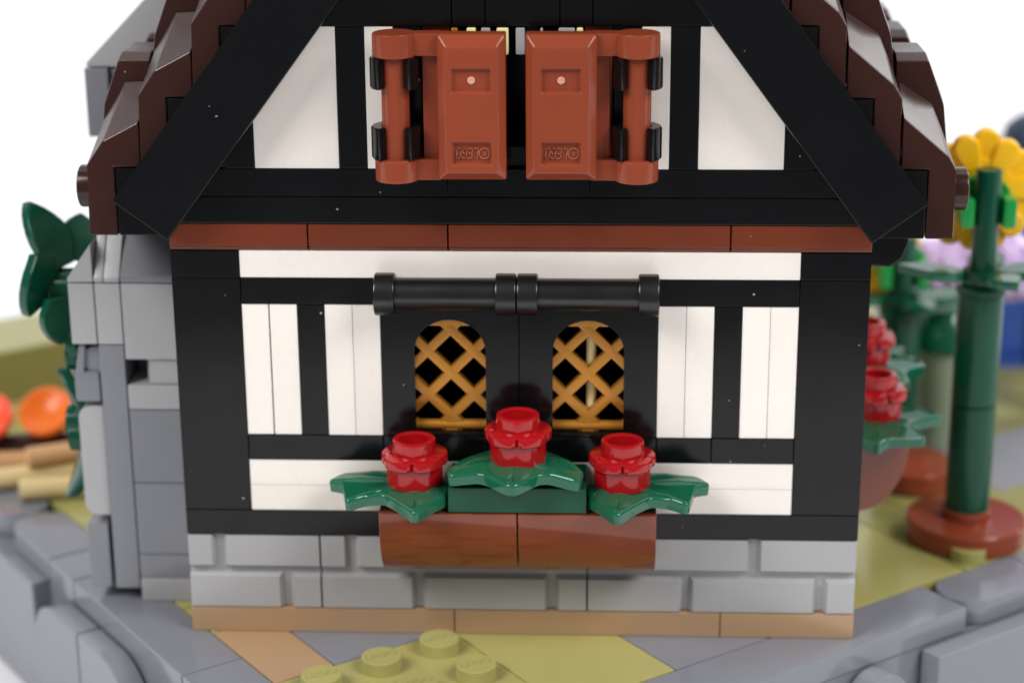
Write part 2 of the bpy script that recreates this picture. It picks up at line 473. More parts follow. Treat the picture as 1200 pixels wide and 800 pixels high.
# black bracket under the eaves on both sides
for s in (-1, 1):
    pr = [(s * 40.1, 50.4), (s * 40.1, 45.4), (s * 42.6, 45.2), (s * 44.0, 46.2), (s * 44.6, 48), (s * 44.6, 50.4)]
    if s > 0: prism('eaves_bracket', pr, 'y', 4, 12, 'black', H, r=.3)

# windows of the ground floor
def arch_window(cx, nm='window'):
    x0, x1, z0, z1 = cx - 8 + .06, cx + 8 - .06, 25.66, 41.54
    w2, zb, zs = 4.12, 25.95, 36.0
    inner = [(cx - w2, zb), (cx + w2, zb)]
    n = 16
    for i in range(n + 1):
        t = math.pi * i / n; inner.append((cx + w2 * math.cos(t), zs + 3.85 * math.sin(t)))
    # outer ring point for every inner point
    outer = []
    for p in inner:
        d = Vector((p[0] - cx, p[1] - 33)); k = 1e9
        if abs(d.x) > 1e-6: k = min(k, ((x1 - cx) if d.x > 0 else (x0 - cx)) / d.x)
        if abs(d.y) > 1e-6: k = min(k, ((z1 - 33) if d.y > 0 else (z0 - 33)) / d.y)
        outer.append((cx + d.x * k, 33 + d.y * k))
    # put real corners in
    def snap(c):
        i = min(range(len(outer)), key=lambda j: (outer[j][0] - c[0]) ** 2 + (outer[j][1] - c[1]) ** 2); outer[i] = c
    for c in ((x0, z0), (x1, z0), (x1, z1), (x0, z1)): snap(c)
    bm = bmesh.new()
    f0 = .02; f1 = 3.4
    oi = [bm.verts.new((p[0], f0, p[1])) for p in outer]; ii = [bm.verts.new((p[0], f0, p[1])) for p in inner]
    ob = [bm.verts.new((p[0], f1, p[1])) for p in outer]; ib = [bm.verts.new((p[0], f1, p[1])) for p in inner]
    m = len(inner)
    for k in range(m):
        j = (k + 1) % m
        bm.faces.new((oi[k], oi[j], ii[j], ii[k])); bm.faces.new((ob[k], ib[k], ib[j], ob[j]))
        bm.faces.new((ii[k], ii[j], ib[j], ib[k])); bm.faces.new((oi[k], ob[k], ob[j], oi[j]))
    bev(bm, .12, 2, 40)
    f = finish(bm, nm, 'black', H, smooth=True)
    # golden lattice
    bm = bmesh.new(); yc, th, hw = 1.75, .55, .57
    czz = 33.0; st = 2.68
    def bar(p, q, w=hw, t=th, yy=yc):
        p, q = Vector(p), Vector(q); d = (q - p).normalized(); nrm = Vector((-d.y, d.x)) * w
        sec = [p + nrm, q + nrm, q - nrm, p - nrm]
        b2 = prism_bm([(v.x, v.y) for v in sec], 'y', yy - t, yy + t); bev(b2, .13, 2, 30)
        add_bm(bm, b2, Matrix()); b2.free()
    for k in (-2, -1, 0, 1, 2):
        for sgn in (-1, 1):
            # line z = sgn*(x) + 2*st*k  around (cx, czz), clipped to x in +-4.6 and z in -6.6 .. 7
            xs = [-4.7, 4.7]; pts = []
            for X in (-4.7, 4.7): pts.append((X, sgn * X + 2 * st * k))
            lo, hi = -6.8, 6.6
            cl = []
            (xa, za), (xb, zb2) = pts
            def at(z): return xa + (xb - xa) * (z - za) / (zb2 - za)
            ta = []
            for (X, Z) in pts:
                if Z < lo: X, Z = at(lo), lo
                if Z > hi: X, Z = at(hi), hi
                ta.append((X, Z))
            if math.dist(ta[0], ta[1]) < 1.0: continue
            if not (-4.8 <= ta[0][0] <= 4.8 and -4.8 <= ta[1][0] <= 4.8): continue
            bar((cx + ta[0][0], czz + ta[0][1]), (cx + ta[1][0], czz + ta[1][1]), yy=yc + (.006 if sgn > 0 else -.006))
    # sill rod and head piece
    b2 = lathe_bm(cyl_prof(.62, -4.3, 4.3, .1), (cx, yc - .1, czz - 6.5), 'x', 16); add_bm(bm, b2, Matrix()); b2.free()
    b2 = lathe_bm(cyl_prof(.95, -.3, .5, .2), (cx, yc - .3, czz - 6.6), 'y', 20); add_bm(bm, b2, Matrix()); b2.free()
    bar((cx - 4.2, czz + 6.35), (cx + 4.2, czz + 6.35), w=.62, yy=yc - .02)
    finish(bm, 'lattice', 'gold', f, smooth=True)
arch_window(-8); arch_window(8)
cyl('lamp_rod', (8.35, 3.0, 0), .6, 25.8, 40, 'pale_yellow', H, n=16)
# two black rods with collars above the windows
for x0, x1 in ((-16.3, -.18), (-.08, 15.98)):
    bm = lathe_bm(cyl_prof(1.85, x0 + 1, x1 - 1, .05), (0, -1.9, 43.55), 'x', 28)
    r = finish(bm, 'awning_rod', 'black_satin', H, smooth=True)
    for c0, c1 in ((x0, x0 + 2.35), (x1 - 2.35, x1)):
        finish(lathe_bm(cyl_prof(2.45, c0, c1, .22), (0, -1.9, 43.5), 'x', 32), 'collar', 'black_satin', r, smooth=True)
    b = box('rod_mount', x0 + .4, x1 - .4, -1.2, 0, 42.4, 44.4, 'black', r, gap=0, r=.1)

# shutters of the upper window
def rounded_rect(cx, cz, w, h, r, n=5):
    pts = []
    for sx, sz, t0 in ((1, 1, 0), (-1, 1, 90), (-1, -1, 180), (1, -1, 270)):
        for i in range(n + 1):
            t = math.radians(t0 + 90 * i / n)
            pts.append((cx + sx * (w / 2 - r) + r * math.cos(t), cz + sz * (h / 2 - r) + r * math.sin(t)))
    return pts
def shutter(s):
    xi, xo = (1.05, 8.45)
    if s > 0: xi, xo = 1.1, 8.8
    a, b = sorted((s * xi, s * xo)); z0, z1 = 57.65, 73.65; cx = (a + b) / 2
    yb, ys, yf = -3.0, -5.3, -6.3
    bm = bmesh.new()
    B = [(a, z0), (b, z0), (b, z1), (a, z1)]; i = .95
    fx0, fx1, fz0, fz1 = a + i, b - i, z0 + i, z1 - i * 1.35
    PAN = ((60.75, 2.5), (68.75, 2.6)); pw = 4.25
    gx = [fx0, cx - pw / 2, cx + pw / 2, fx1]
    gz = [fz0] + [q for pz, ph in PAN for q in (pz - ph / 2, pz + ph / 2)] + [fz1]
    g = [[bm.verts.new((x, yf, z)) for x in gx] for z in gz]
    v0 = [bm.verts.new((p[0], yb, p[1])) for p in B]; v1 = [bm.verts.new((p[0], ys, p[1])) for p in B]
    bm.faces.new(v0[::-1])
    for k in range(4): bm.faces.new((v0[k], v1[k], v1[(k + 1) % 4], v0[(k + 1) % 4]))
    bm.faces.new([v1[0], v1[1]] + g[0][::-1])
    bm.faces.new([v1[1], v1[2]] + [r_[3] for r_ in g][::-1])
    bm.faces.new([v1[2], v1[3]] + g[5])
    bm.faces.new([v1[3], v1[0]] + [r_[0] for r_ in g])
    for r_ in range(5):
        for c_ in range(3):
            q = (g[r_][c_], g[r_][c_ + 1], g[r_ + 1][c_ + 1], g[r_ + 1][c_])
            if c_ == 1 and r_ in (1, 3):
                lo = [bm.verts.new((v.co.x, yf + .5, v.co.z)) for v in q]
                for k in range(4): bm.faces.new((q[k], q[(k + 1) % 4], lo[(k + 1) % 4], lo[k]))
                bm.faces.new(lo)
            else: bm.faces.new(q)
    bmesh.ops.recalc_face_normals(bm, faces=bm.faces[:])
    bev(bm, .2, 3, 20)
    sh = finish(bm, 'shutter', 'reddish_brown', H, smooth=True)
    yf += .5
    for pz, ph in PAN:
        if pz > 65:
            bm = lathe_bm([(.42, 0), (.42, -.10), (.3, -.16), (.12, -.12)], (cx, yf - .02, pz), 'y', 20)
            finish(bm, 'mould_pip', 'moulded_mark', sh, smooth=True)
        else:
            # the wordmark stands on its head in the photograph
            bm = bmesh.new()
            GL = dict(L=[[(0, 1), (0, 0), (.8, 0)]], E=[[(.8, 0), (0, 0), (0, 1), (.8, 1)], [(0, .5), (.65, .5)]],
                      G=[[(.8, .85), (.65, 1), (.15, 1), (0, .85), (0, .15), (.15, 0), (.65, 0), (.8, .15), (.8, .5), (.45, .5)]],
                      O=[[(.15, 0), (.65, 0), (.8, .15), (.8, .85), (.65, 1), (.15, 1), (0, .85), (0, .15), (.15, 0)]])
            for li, chr_ in enumerate('LEGO'):
                for line in GL[chr_]:
                    for p_, q_ in zip(line, line[1:]):
                        def W(u):            # turned half round, leaning
                            x_ = (u[0] * .54 + li * .62 + u[1] * .16); return Vector((cx + .72 - x_, pz + .55 - u[1] * 1.1))
                        P_, Q_ = W(p_), W(q_); d_ = (Q_ - P_).normalized() * .05; n_ = Vector((-d_.y, d_.x))
                        b2 = prism_bm([(v.x, v.y) for v in (P_ - d_ + n_, Q_ + d_ + n_, Q_ + d_ - n_, P_ - d_ - n_)], 'y', yf - .17, yf + .02)
                        add_bm(bm, b2, Matrix()); b2.free()
            t = text_bm('R', .7, .08)
            M2 = Matrix.Translation((cx + 1.35, yf - .04, pz)) @ Matrix.Rotation(math.pi, 4, 'Y') @ Matrix.Rotation(math.pi / 2, 4, 'X')
            add_bm(bm, t, M2); t.free()
            n = 24; rg = []
            for k in range(n):
                tt = 2 * math.pi * k / n
                rg.append([bm.verts.new((cx + 1.35 + q * math.cos(tt), yf - dy, pz + q * math.sin(tt))) for q, dy in ((.52, .02), (.52, .14), (.64, .14), (.64, .02))])
            for k in range(n):
                p_, q_ = rg[k], rg[(k + 1) % n]
                for u in range(3): bm.faces.new((p_[u], p_[u + 1], q_[u + 1], q_[u]))
            finish(bm, 'wordmark', 'sheen_brown', sh)
    # hinge: bar between two disc caps, joined to the panel by arms
    hx = s * 13.2; hy = -3.6
    for c0, c1 in ((71.0, 73.6), (57.25, 59.75)):
        bm = lathe_bm(cyl_prof(2.42, c0, c1, .18), (hx, hy, 0), 'z', 36); fin = finish(bm, 'hinge_cap', 'reddish_brown', sh, smooth=True)
        p, q = sorted((hx + s * -.5, s * 8.2)); box('hinge_arm', p, q, -4.6, -2.2, c0 + .15, c1 - .02, 'reddish_brown', sh, r=.15, gap=0)
    cyl('hinge_bar', (hx, hy, 0), 1.55, 59, 71.5, 'reddish_brown', sh, n=28)
    p, q = sorted((s * 10.2, s * 7.9)); box('hinge_web', p, q, -3.6, -2.4, 59.6, 71.2, 'reddish_brown', sh, r=.1, gap=0)
    # black clips of the wall that hold the bar
    for c0, c1 in ((67.55, 71.0), (59.75, 63.4)):
        cl = None
        for sd in (-1, 1):
            n = 7; inner, outer = [], []
            for k in range(n):
                t = math.radians(-52 + (90 + 52) * k / (n - 1))
                ri, ro = 1.62, 2.75
                inner.append((hx + sd * ri * math.cos(t), hy + ri * math.sin(t))); outer.append((hx + sd * ro * math.cos(t), hy + ro * math.sin(t)))
            bm = prism_bm(inner + outer[::-1], 'z', c0, c1); bev(bm, .2, 2, 35)
            finish(bm, 'wall_clip', 'black', H, smooth=True)
        box('clip_plate', hx - 1.6, hx + 1.6, -1.2, .1, c0, c1, 'black', H, r=.1)
shutter(-1); shutter(1)
# pale window fittings over the shutters; glints of the clear pane painted as blocks
for x0, x1, m in ((-7.3, -6.5, 'gold'), (-5.6, -4.5, 'pale_yellow'), (-4.0, -2.9, 'light_grey'), (-2.3, -.9, 'pale_yellow'), (-.2, .9, 'light_grey'),
                  (2.5, 2.9, 'light_grey'), (4.5, 6.4, 'light_grey'), (6.5, 7.3, 'pale_yellow')):
    box('window_fitting', x0, x1, -.3, 1.4, 70.5, 73.5, m, H, r=.15)
box('window_sill', -7.3, 7.3, 1, D, 57.65, 60, 'black', H)

# verge boards crossing the gable
for s in (-1, 1):
    p0 = Vector((s * 39.4, 49.95)); p1 = Vector((s * 45.45, 54.45)); d = Vector((-s * .6, .8)) * 66
    poly = [p0, p1, p1 + d, p0 + d]
    prism('verge_board', [(v.x, v.y) for v in poly], 'y', -3.2, -.06, 'black', H, r=.2)

# roof shingles: moulded slopes in stepped, staggered columns
def shingle_mesh(s, kind):
    bm = bmesh.new()
    if kind == 'front' and s > 0:
        F = [(45.75, 49.7), (48.9, 49.7), (48.82, 57.6), (47.85, 59.2), (42.66, 63.6), (42.66, 57.66), (45.75, 57.66)]
        Bk = [(45.75, 49.7), (48.9, 49.7), (49.0, 58.6), (46.95, 63.7), (43.0, 66.2), (42.66, 57.66), (45.75, 57.66)]
    elif kind == 'front':
        F = [(45.75, 49.7), (49.1, 49.7), (48.9, 57.8), (46.85, 60.65), (42.66, 62.85), (42.66, 57.66), (45.75, 57.66)]
        Bk = [(45.75, 49.7), (49.1, 49.7), (48.5, 61.4), (45.7, 66.0), (42.7, 66.15), (42.66, 57.66), (45.75, 57.66)]
    else:
        dx = 0
        F = [(45.75, 49.7), (49.0, 49.7), (49.0, 58.5), (48.4, 63.2), (46.4, 68.4), (42.7, 68.4), (42.7, 57.66), (45.75, 57.66)]
        Bk = [(45.75, 49.7), (49.0, 49.7), (49.0, 59.0), (48.3, 64.0), (46.2, 69.2), (42.7, 69.2), (42.7, 57.66), (45.75, 57.66)]
    y0, y1 = 0.0, 7.9
    if kind != 'front':
        # small bevel along the top of the front edge
        M2 = [(x, z) for x, z in Bk]
        a = [bm.verts.new((s * x, y0, z)) for x, z in F]; m = [bm.verts.new((s * x, y0 + 1.3, z)) for x, z in M2]; b = [bm.verts.new((s * x, y1, z)) for x, z in M2]
        loops = (a, m, b)
    else:
        a = [bm.verts.new((s * x, y0, z)) for x, z in F]; b = [bm.verts.new((s * x, y1, z)) for x, z in Bk]
        loops = (a, b)
    bm.faces.new(loops[0]); bm.faces.new(loops[-1][::-1])
    n = len(F)
    for p, q in zip(loops, loops[1:]):
        for i in range(n): bm.faces.new((p[i], q[i], q[(i + 1) % n], p[(i + 1) % n]))
    bmesh.ops.recalc_face_normals(bm, faces=bm.faces[:])
    bev(bm, .22, 2, 12)
    return bm
for s in (-1, 1):
    for kind in ('front', 'rear'):
        first = None
        for col in range(8):
            if (col % 2 == 0) != (kind == 'front'): continue
            for k in range(6):
                off = V(-s * 6.4 * k, 8 * col, 8 * k)
                if first is None:
                    bm = shingle_mesh(s, kind)
                    for v in bm.verts: v.co += off
                    first = finish(bm, 'roof_shingle', 'dark_brown', H, origin=off, smooth=True)
                    first.data.materials.append(MATS['dark_brown_grain'])
                    for p in first.data.polygons:
                        if p.normal.z > .35: p.material_index = 1
                else:
                    c = copy_child(first, H, off - ORIG[H])
for s in (-1, 1):
    for y in (3.9, 19.9):
        bm = lathe_bm([(2.45, -.2), (2.45, 1.5), (2.35, 1.66), (2.2, 1.72)], (0, 0, 0), 'x', 32)
        for v in bm.verts: v.co = V(s * (48.95 + v.co.x), y + v.co.y, 54.6 + v.co.z)
        finish(bm, 'roof_stud', 'dark_brown', H, smooth=True)
box('roof_ridge', -11, 11, 0, 63.8, 99.2, 104, 'dark_brown', H, r=.4)

# ------------------------------------------------------------------ stone chimney to the left of the house
ch = thing('stone_chimney', (-47, 24, 0), 'grey toy brick chimney built against the left house wall', 'chimney')
Y0 = 8.05
def cb(x0, x1, z0, z1, mat, y0=Y0, y1=40, name='chimney_brick', r=.16): return box(name, x0, x1, y0, y1, z0, z1, mat, ch, r=r)
for z0, z1, m in ((0, 3.2, 'light_grey'), (3.2, 6.4, 'dark_grey'), (6.4, 16, 'dark_grey'), (16, 25.6, 'dark_grey'), (25.6, 28.8, 'light_grey'), (32, 41.6, 'light_grey')):
    cb(-48, -40.1, z0, z1, m)
cb(-48, -40.1, 28.8, 32, 'dark_grey', y0=14)
bm = prism_bm([(-45.2, 8.4)] + [(-43.9 - 1.9 * math.sin(math.radians(t)), 10.3 - 1.9 * math.cos(math.radians(t))) for t in range(20, 91, 10)] + [(-45.8, 14), (-40.2, 14), (-40.2, 8.4)], 'z', 28.85, 31.95)
bev(bm, .15, 2, 35); finish(bm, 'chimney_brick', 'light_grey', ch, smooth=True)
cb(-51.2, -48, 1.7, 33.9, 'dark_grey', name='chimney_post')
cb(-51.2, -48, 33.9, 41.6, 'light_grey')
cb(-54.4, -51.2, 33.9, 41.6, 'light_grey')
cb(-54.4, -51.7, 1.7, 10.3, 'dark_grey', y0=8.6)
bm = bbox_bm(-54.5, -51.35, 8.9, 39, 11.3, 25.7)
es = [e for e in bm.edges if abs(e.verts[0].co.y - e.verts[1].co.y) > 5 and e.verts[0].co.x < -54]
bmesh.ops.bevel(bm, geom=es, offset=1.6, segments=5, affect='EDGES', profile=.5); bev(bm, .15, 2, 40)
finish(bm, 'rounded_chimney_tile', 'light_grey', ch, smooth=True)
bm = bbox_bm(-54.6, -51.4, 8.6, 14, 26.3, 30.2); bev(bm, .35, 2); finish(bm, 'chimney_clip', 'dark_grey', ch, smooth=True)
prism('chimney_clip', [(-54.4, 30), (-53.7, 33.8), (-52.9, 33.8), (-53.3, 30)], 'y', 8.6, 13, 'dark_grey', ch, r=.2)
cyl('chimney_pin', (-51.9, 0, 31.6), 1.7, 9.2, 14, 'dark_grey', ch, axis='y')
cb(-53, -51.3, 10.3, 33.8, 'dark_grey', y0=15)
# sloped shoulders
prism('chimney_slope', [(8.05, 41.7), (8.05, 42.6), (15.8, 50.5), (24, 50.5), (24, 41.7)], 'x', -47.95, -40.2, 'dark_grey', ch)
prism('chimney_slope', [(8.05, 41.7), (8.05, 42.2), (15.8, 53.5), (24, 53.5), (24, 41.7)], 'x', -51.15, -50.0, 'light_grey', ch)
prism('chimney_slope', [(8.05, 41.7), (8.05, 42.2), (11.5, 47.0), (24, 47.0), (24, 41.7)], 'x', -49.95, -48.05, 'light_grey', ch)
prism('chimney_slope', [(-54.35, 41.7), (-54.35, 42.2), (-51.25, 46.5), (-51.25, 41.7)], 'y', 8.1, 16, 'light_grey', ch)
# upper stack standing further back
for z0, z1, m in ((41.7, 47, 'light_grey'),): cb(-54.2, -40.2, z0, z1, m, y0=24.1, y1=40)
prism('stack_brick', [(-55.0, 49.2), (-53.4, 47.1), (-40.2, 47.1), (-40.2, 50.3), (-55.0, 50.3)], 'y', 24.1, 40, 'dark_grey', ch)
prism('stack_brick', [(-54.6, 55.9), (-54.6, 64.5), (-51.7, 64.5), (-51.7, 55.9)], 'y', 24.1, 40, 'dark_grey', ch)
cb(-51.6, -40.2, 56, 64.4, 'dark_grey', y0=25, y1=40)
cb(-47.5, -40.2, 50.4, 56, 'dark_grey', y0=24.2, y1=40)
prism('stack_slope', [(-54.4, 64.6), (-54.4, 65.1), (-46.4, 73.2), (-40.2, 73.2), (-40.2, 64.6)], 'y', 24.6, 40, 'light_grey', ch)
cb(-46.0, -34, 73.3, 98, 'dark_grey', y0=26, y1=40)

# ------------------------------------------------------------------ leaves and flowers
LEAF_SIDE = [(-10.4, .8), (-8.8, 2.9), (-6.4, 3.8), (-3.8, 3.85), (0, 3.6), (3, 2.6), (4.1, -.5), (3.9, -3.7), (2.6, -6.0), (.7, -9.0), (-1.8, -5.5), (-3.3, -3.7), (-5.3, -4.2), (-7.5, -5.5), (-8.2, -2.2), (-8.5, -.4)]
TIP_SIDE = {0, 2, 9, 13, 7}
LEAF_MID = [(-7.8, -5.1), (-4.0, -4.5), (-.4, -8.5), (3.0, -4.2), (7.2, -6.6), (7.7, -3.8), (6.2, 0), (3.6, 2.2), (2.0, 3.7), (-2.2, 3.7), (-3.9, 2.4), (-6.6, .2), (-8.1, -3.0)]
TIP_MID = {0, 2, 4, 6, 11, 12}
def soften(outline, tips, it, cut):
    pts = [(x, y, 1.0 if i in tips else 0.0) for i, (x, y) in enumerate(outline)]
    for _ in range(it):
        out = []
        for i in range(len(pts)):
            p, q = Vector(pts[i]), Vector(pts[(i + 1) % len(pts)])
            out += [p.lerp(q, cut), p.lerp(q, 1 - cut)]
        pts = out
    return pts
def leaf_bm(outline, tips, th=1.35, it=2, cut=.16, cup=0):
    bm = bmesh.new(); pts = soften(outline, tips, it, cut); n = len(pts)
    tw = [p[2] for p in pts]; outline = [(p[0], p[1]) for p in pts]
    # densify the outline a little so the edges curve
    ring = [bm.verts.new((x, y, -.1 - .2 * tw[i])) for i, (x, y) in enumerate(outline)]
    low = [bm.verts.new((x * .985, y * .985, -th - .1 - .2 * tw[i])) for i, (x, y) in enumerate(outline)]
    mid = [bm.verts.new((x * .62, y * .62, -.18 + .42 * tw[i])) for i, (x, y) in enumerate(outline)]
    ctr = bm.verts.new((0, 0, .05)); cb_ = bm.verts.new((0, 0, -th))
    for i in range(n):
        j = (i + 1) % n
        bm.faces.new((ring[i], ring[j], mid[j], mid[i])); bm.faces.new((mid[i], mid[j], ctr))
        bm.faces.new((ring[j], ring[i], low[i], low[j])); bm.faces.new((low[j], low[i], cb_))
    bmesh.ops.recalc_face_normals(bm, faces=bm.faces[:])
    rs = set(ring); es = [e for e in bm.edges if e.verts[0] in rs and e.verts[1] in rs]
    bmesh.ops.bevel(bm, geom=es, offset=.34, segments=3, affect='EDGES', profile=.5)
    if cup:
        for v in bm.verts: v.co.z -= cup * (v.co.x ** 2 + v.co.y ** 2)
    return bm
def blossom_bm():
    """1x1 flower: round base, ring of petals, hollow stud"""
    bm = lathe_bm([(3.1, -2.95), (3.25, -2.8), (3.25, -.1), (3.2, 0), (1.75, 0), (1.75, -2.2)], (0, 0, 0), 'z', 40)
    # petals: five lobes
    pts = []; N = 100
    for i in range(N):
        t = 2 * math.pi * i / N
        r = 3.25 + .65 * abs(math.cos(2.5 * (t - math.pi / 2))) ** .28
        pts.append((r * math.cos(t), r * math.sin(t)))
    b2 = bmesh.new(); rg = []
    for (x_, y_) in pts:
        l_ = math.hypot(x_, y_); k_ = 2.1 / l_
        row = []
        for f_, z_ in ((None, -.35), (.97, -.35), (1, -.2), (1, .55), (.975, .82), (.91, .98), (None, 1.0)):
            g_ = k_ if f_ is None else f_
            row.append(b2.verts.new((x_ * g_, y_ * g_, z_)))
        rg.append(row)
    for k in range(N):
        p_, q_ = rg[k], rg[(k + 1) % N]
        for u in range(6): b2.faces.new((p_[u], q_[u], q_[u + 1], p_[u + 1]))
    add_bm(bm, b2, Matrix()); b2.free()
    b2 = bmesh.new()
    prof = [(2.5, .7), (2.5, 2.4), (2.42, 2.58), (2.25, 2.65), (1.92, 2.65), (1.77, 2.58), (1.69, 2.4), (1.68, -2.1)]
    b2 = lathe_bm(prof, (0, 0, 0), 'z', 36)
    add_bm(bm, b2, Matrix()); b2.free()
    return bm
BLOS = {}
def flower(base_loc, top_z, outline, tips, label, group, mirror=1, rz=0):
    """base_loc: centre of the leaf underside"""
    f = thing('flower', base_loc, label, 'flower', group)
    bm = leaf_bm(outline, tips)
    R = Matrix.Rotation(rz, 4, 'Z')
    o = V(base_loc[0], base_loc[1], top_z)
    for v in bm.verts: v.co = o + R @ V(v.co.x * mirror, v.co.y, v.co.z)
    lf = finish(bm, 'leaf', 'leaf_green', f, origin=o, smooth=True)
    # raised veins
    b2 = bmesh.new()
    for i in tips:
        x, y = outline[i]
        for t0, t1, w in ((.42, .86, .16),):
            p, q = V(x * t0 * mirror, y * t0, 0), V(x * t1 * mirror, y * t1, 0)
            d = (q - p).normalized(); nn = V(-d.y, d.x, 0) * w
            z = .16
            vs = [b2.verts.new(o + R @ u) for u in (p + nn + V(0, 0, -.2), q + V(0, 0, -.25), p - nn + V(0, 0, -.2), p + V(0, 0, z + .1), q * .97 + V(0, 0, .02))]
            for fc in ((0, 1, 4, 3), (1, 2, 3, 4), (2, 0, 3)):
                b2.faces.new([vs[k] for k in fc])
    finish(b2, 'leaf_vein', 'leaf_green', lf)
    key = 'b'
    bo = o + V(0, 0, 2.75)
    if key not in BLOS:
        bm = blossom_bm()
        for v in bm.verts: v.co += bo
        BLOS[key] = finish(bm, 'blossom', 'red', f, origin=bo, smooth=True)
    else:
        c = copy_child(BLOS[key], f, bo - V(*base_loc)); c.rotation_euler = (0, 0, rz + .35 * mirror * 0)
    return f
def planter(o, rz, label):
    """o: wall point under the box centre (x, y); box runs along local x, sticks out along local -y"""
    R = Matrix.Rotation(rz, 4, 'Z'); O = V(o[0], o[1], 0)
    p = thing('flower_box', (O + R @ V(0, -4, 9.6)), label, 'flower box', 'flower boxes on the house')
    prof = [(-.06, 9.7), (-.06, 19.15), (-8, 19.15)]
    for i in range(1, 14):
        t = math.radians(90 * i / 14); prof.append((-.9 - 7.1 * math.cos(t) ** .92, 18.9 - 9.2 * math.sin(t)))
    for x0, x1 in ((-16, 0), (0, 16)):
        bm = prism_bm(prof, 'x', x0 + .07, x1 - .07); bev(bm, .16, 2, 40)
        for v in bm.verts: v.co = O + R @ v.co
        finish(bm, 'box_brick', 'shaded_box_brown', p, smooth=True)
    bm = bbox_bm(-7.92, 7.92, -7.95, -.1, 19.25, 22.35); bev(bm, .15, 2)
    for v in bm.verts: v.co = O + R @ v.co
    finish(bm, 'green_plate', 'dark_green', p, smooth=True)
    for sx in (-12, 12):
        bm = lathe_bm(cyl_prof(2.4, 19.1, 20.3), (sx, -4, 0), 'z', 24)
        for v in bm.verts: v.co = O + R @ v.co
        finish(bm, 'box_stud', 'reddish_brown', p, smooth=True)
    return O, R
def box_flowers(O, R, rz, labels, group):
    for (x, zt, ol, tp, mir), lb in zip(((-12, 21.5, LEAF_SIDE, TIP_SIDE, 1), (0, 24.6, LEAF_MID, TIP_MID, 1), (12, 21.5, LEAF_SIDE, TIP_SIDE, -1)), labels):
        c = O + R @ V(x, -4.1, zt - 1.35)
        flower((c.x, c.y, c.z), zt, ol, tp, lb, group, mir, rz)
O, R = planter((0, 0), 0, 'long reddish brown flower box under the two latticed front windows')
box_flowers(O, R, 0, ('red flower on the left end of the front flower box', 'tallest middle red flower of the front flower box, on a green plate', 'red flower on the right end of the front flower box'), 'red flowers in the front box')
O, R = planter((40.05, 32), math.pi / 2, 'brown flower box on the right side wall, seen end-on past the corner')
box_flowers(O, R, math.pi / 2, ('nearest red flower of the side flower box, just right of the corner', 'middle red flower of the side flower box behind the corner', 'farthest red flower of the side flower box behind the corner'), 'red flowers in the side box')

# climbing leaves on the chimney's left face
def lobe_bm(o, d, nrm, L, W, th=1.5, cup=.075):
    """one cupped leaf lobe from o along d; nrm is its outer face"""
    d = Vector(d).normalized(); nrm = Vector(nrm); nrm = (nrm - d * nrm.dot(d)).normalized(); c = d.cross(nrm)
    bm = bmesh.new(); pts = []
    half = [(0, .30), (.12, .36), (.28, .47), (.45, .50), (.60, .46), (.74, .36), (.86, .24), (.95, .11), (1.0, .02)]
    pts = [(u * L, w * W) for u, w in half] + [(u * L, -w * W) for u, w in half[::-1]]
    n = len(pts)
    def P(u, w, z): return o + d * u + c * w + nrm * (z - cup * w * w + .018 * u * u)
    top = [bm.verts.new(P(u, w, 0)) for u, w in pts]; bot = [bm.verts.new(P(u, w, -th)) for u, w in pts]
    mt = [bm.verts.new(P(L * .08 + u * .84, w * .5, .1)) for u, w in pts]; mb = [bm.verts.new(P(L * .08 + u * .84, w * .5, -th)) for u, w in pts]
    for i in range(n):
        j = (i + 1) % n
        bm.faces.new((top[i], top[j], mt[j], mt[i])); bm.faces.new((bot[j], bot[i], mb[i], mb[j])); bm.faces.new((top[j], top[i], bot[i], bot[j]))
    for i in range(n // 2 - 1):
        j = n - 1 - i
        bm.faces.new((mt[i], mt[i + 1], mt[j - 1], mt[j])); bm.faces.new((mb[i + 1], mb[i], mb[j], mb[j - 1]))
    bmesh.ops.recalc_face_normals(bm, faces=bm.faces[:])
    es = [e for e in bm.edges if (e.verts[0] in top and e.verts[1] in top) or (e.verts[0] in bot and e.verts[1] in bot)]
    bmesh.ops.bevel(bm, geom=es, offset=.3, segments=3, affect='EDGES', profile=.5)
    return bm
def climber(x, y, z, lobes, label, hub=2.6):
    t = thing('climbing_leaf', (x, y, z), label, 'leaf', 'leaves climbing the chimney')
    for lb in lobes:
        d, nrm, L, W = lb[:4]; off = V(*lb[4]) if len(lb) > 4 else V(0, 0, 0)
        finish(lobe_bm(V(x, y, z) + off, d, nrm, L, W), 'leaf_lobe', 'dark_green', t, smooth=True)
    b3 = lathe_bm(cyl_prof(hub, -1.2, 3.2, .3), (x, y, z), 'x', 28)
    finish(b3, 'leaf_holder', 'dark_green', t, smooth=True)
climber(-56.8, 14.5, 39.0, (((-.30, .05, .95), (-.85, .5, 0), 8.8, 5.8, (-.8, .5, 2.4)), ((.05, .35, .93), (-.45, .9, 0), 6, 6, (1.2, 3, 2.6)), ((-.16, -.12, -.97), (-.88, .45, 0), 8.0, 5.4, (-2.2, -2.2, 5.2)), ((.05, -.1, -.95), (-.7, .7, 0), 6, 5.5, (-.4, -2.5, -.2))),
        'big top leaf sprig sticking out left of the chimney')
climber(-55.4, 14.5, 31.0, (((-.15, -.5, .55), (-1, 0, 0), 4.5, 4.5), ((-.1, .2, -.9), (-1, 0, 0), 5, 4.5)), 'small dark green leaf below the top sprig on the chimney', hub=2.4)
climber(-56.0, 14.0, 22.0, (((-.16, -.05, .95), (-1, -.3, 0), 7.2, 6), ((0, .8, .1), (-1, 0, 0), 6, 5)), 'dark green leaf beside the grey clip on the chimney', hub=2.0)
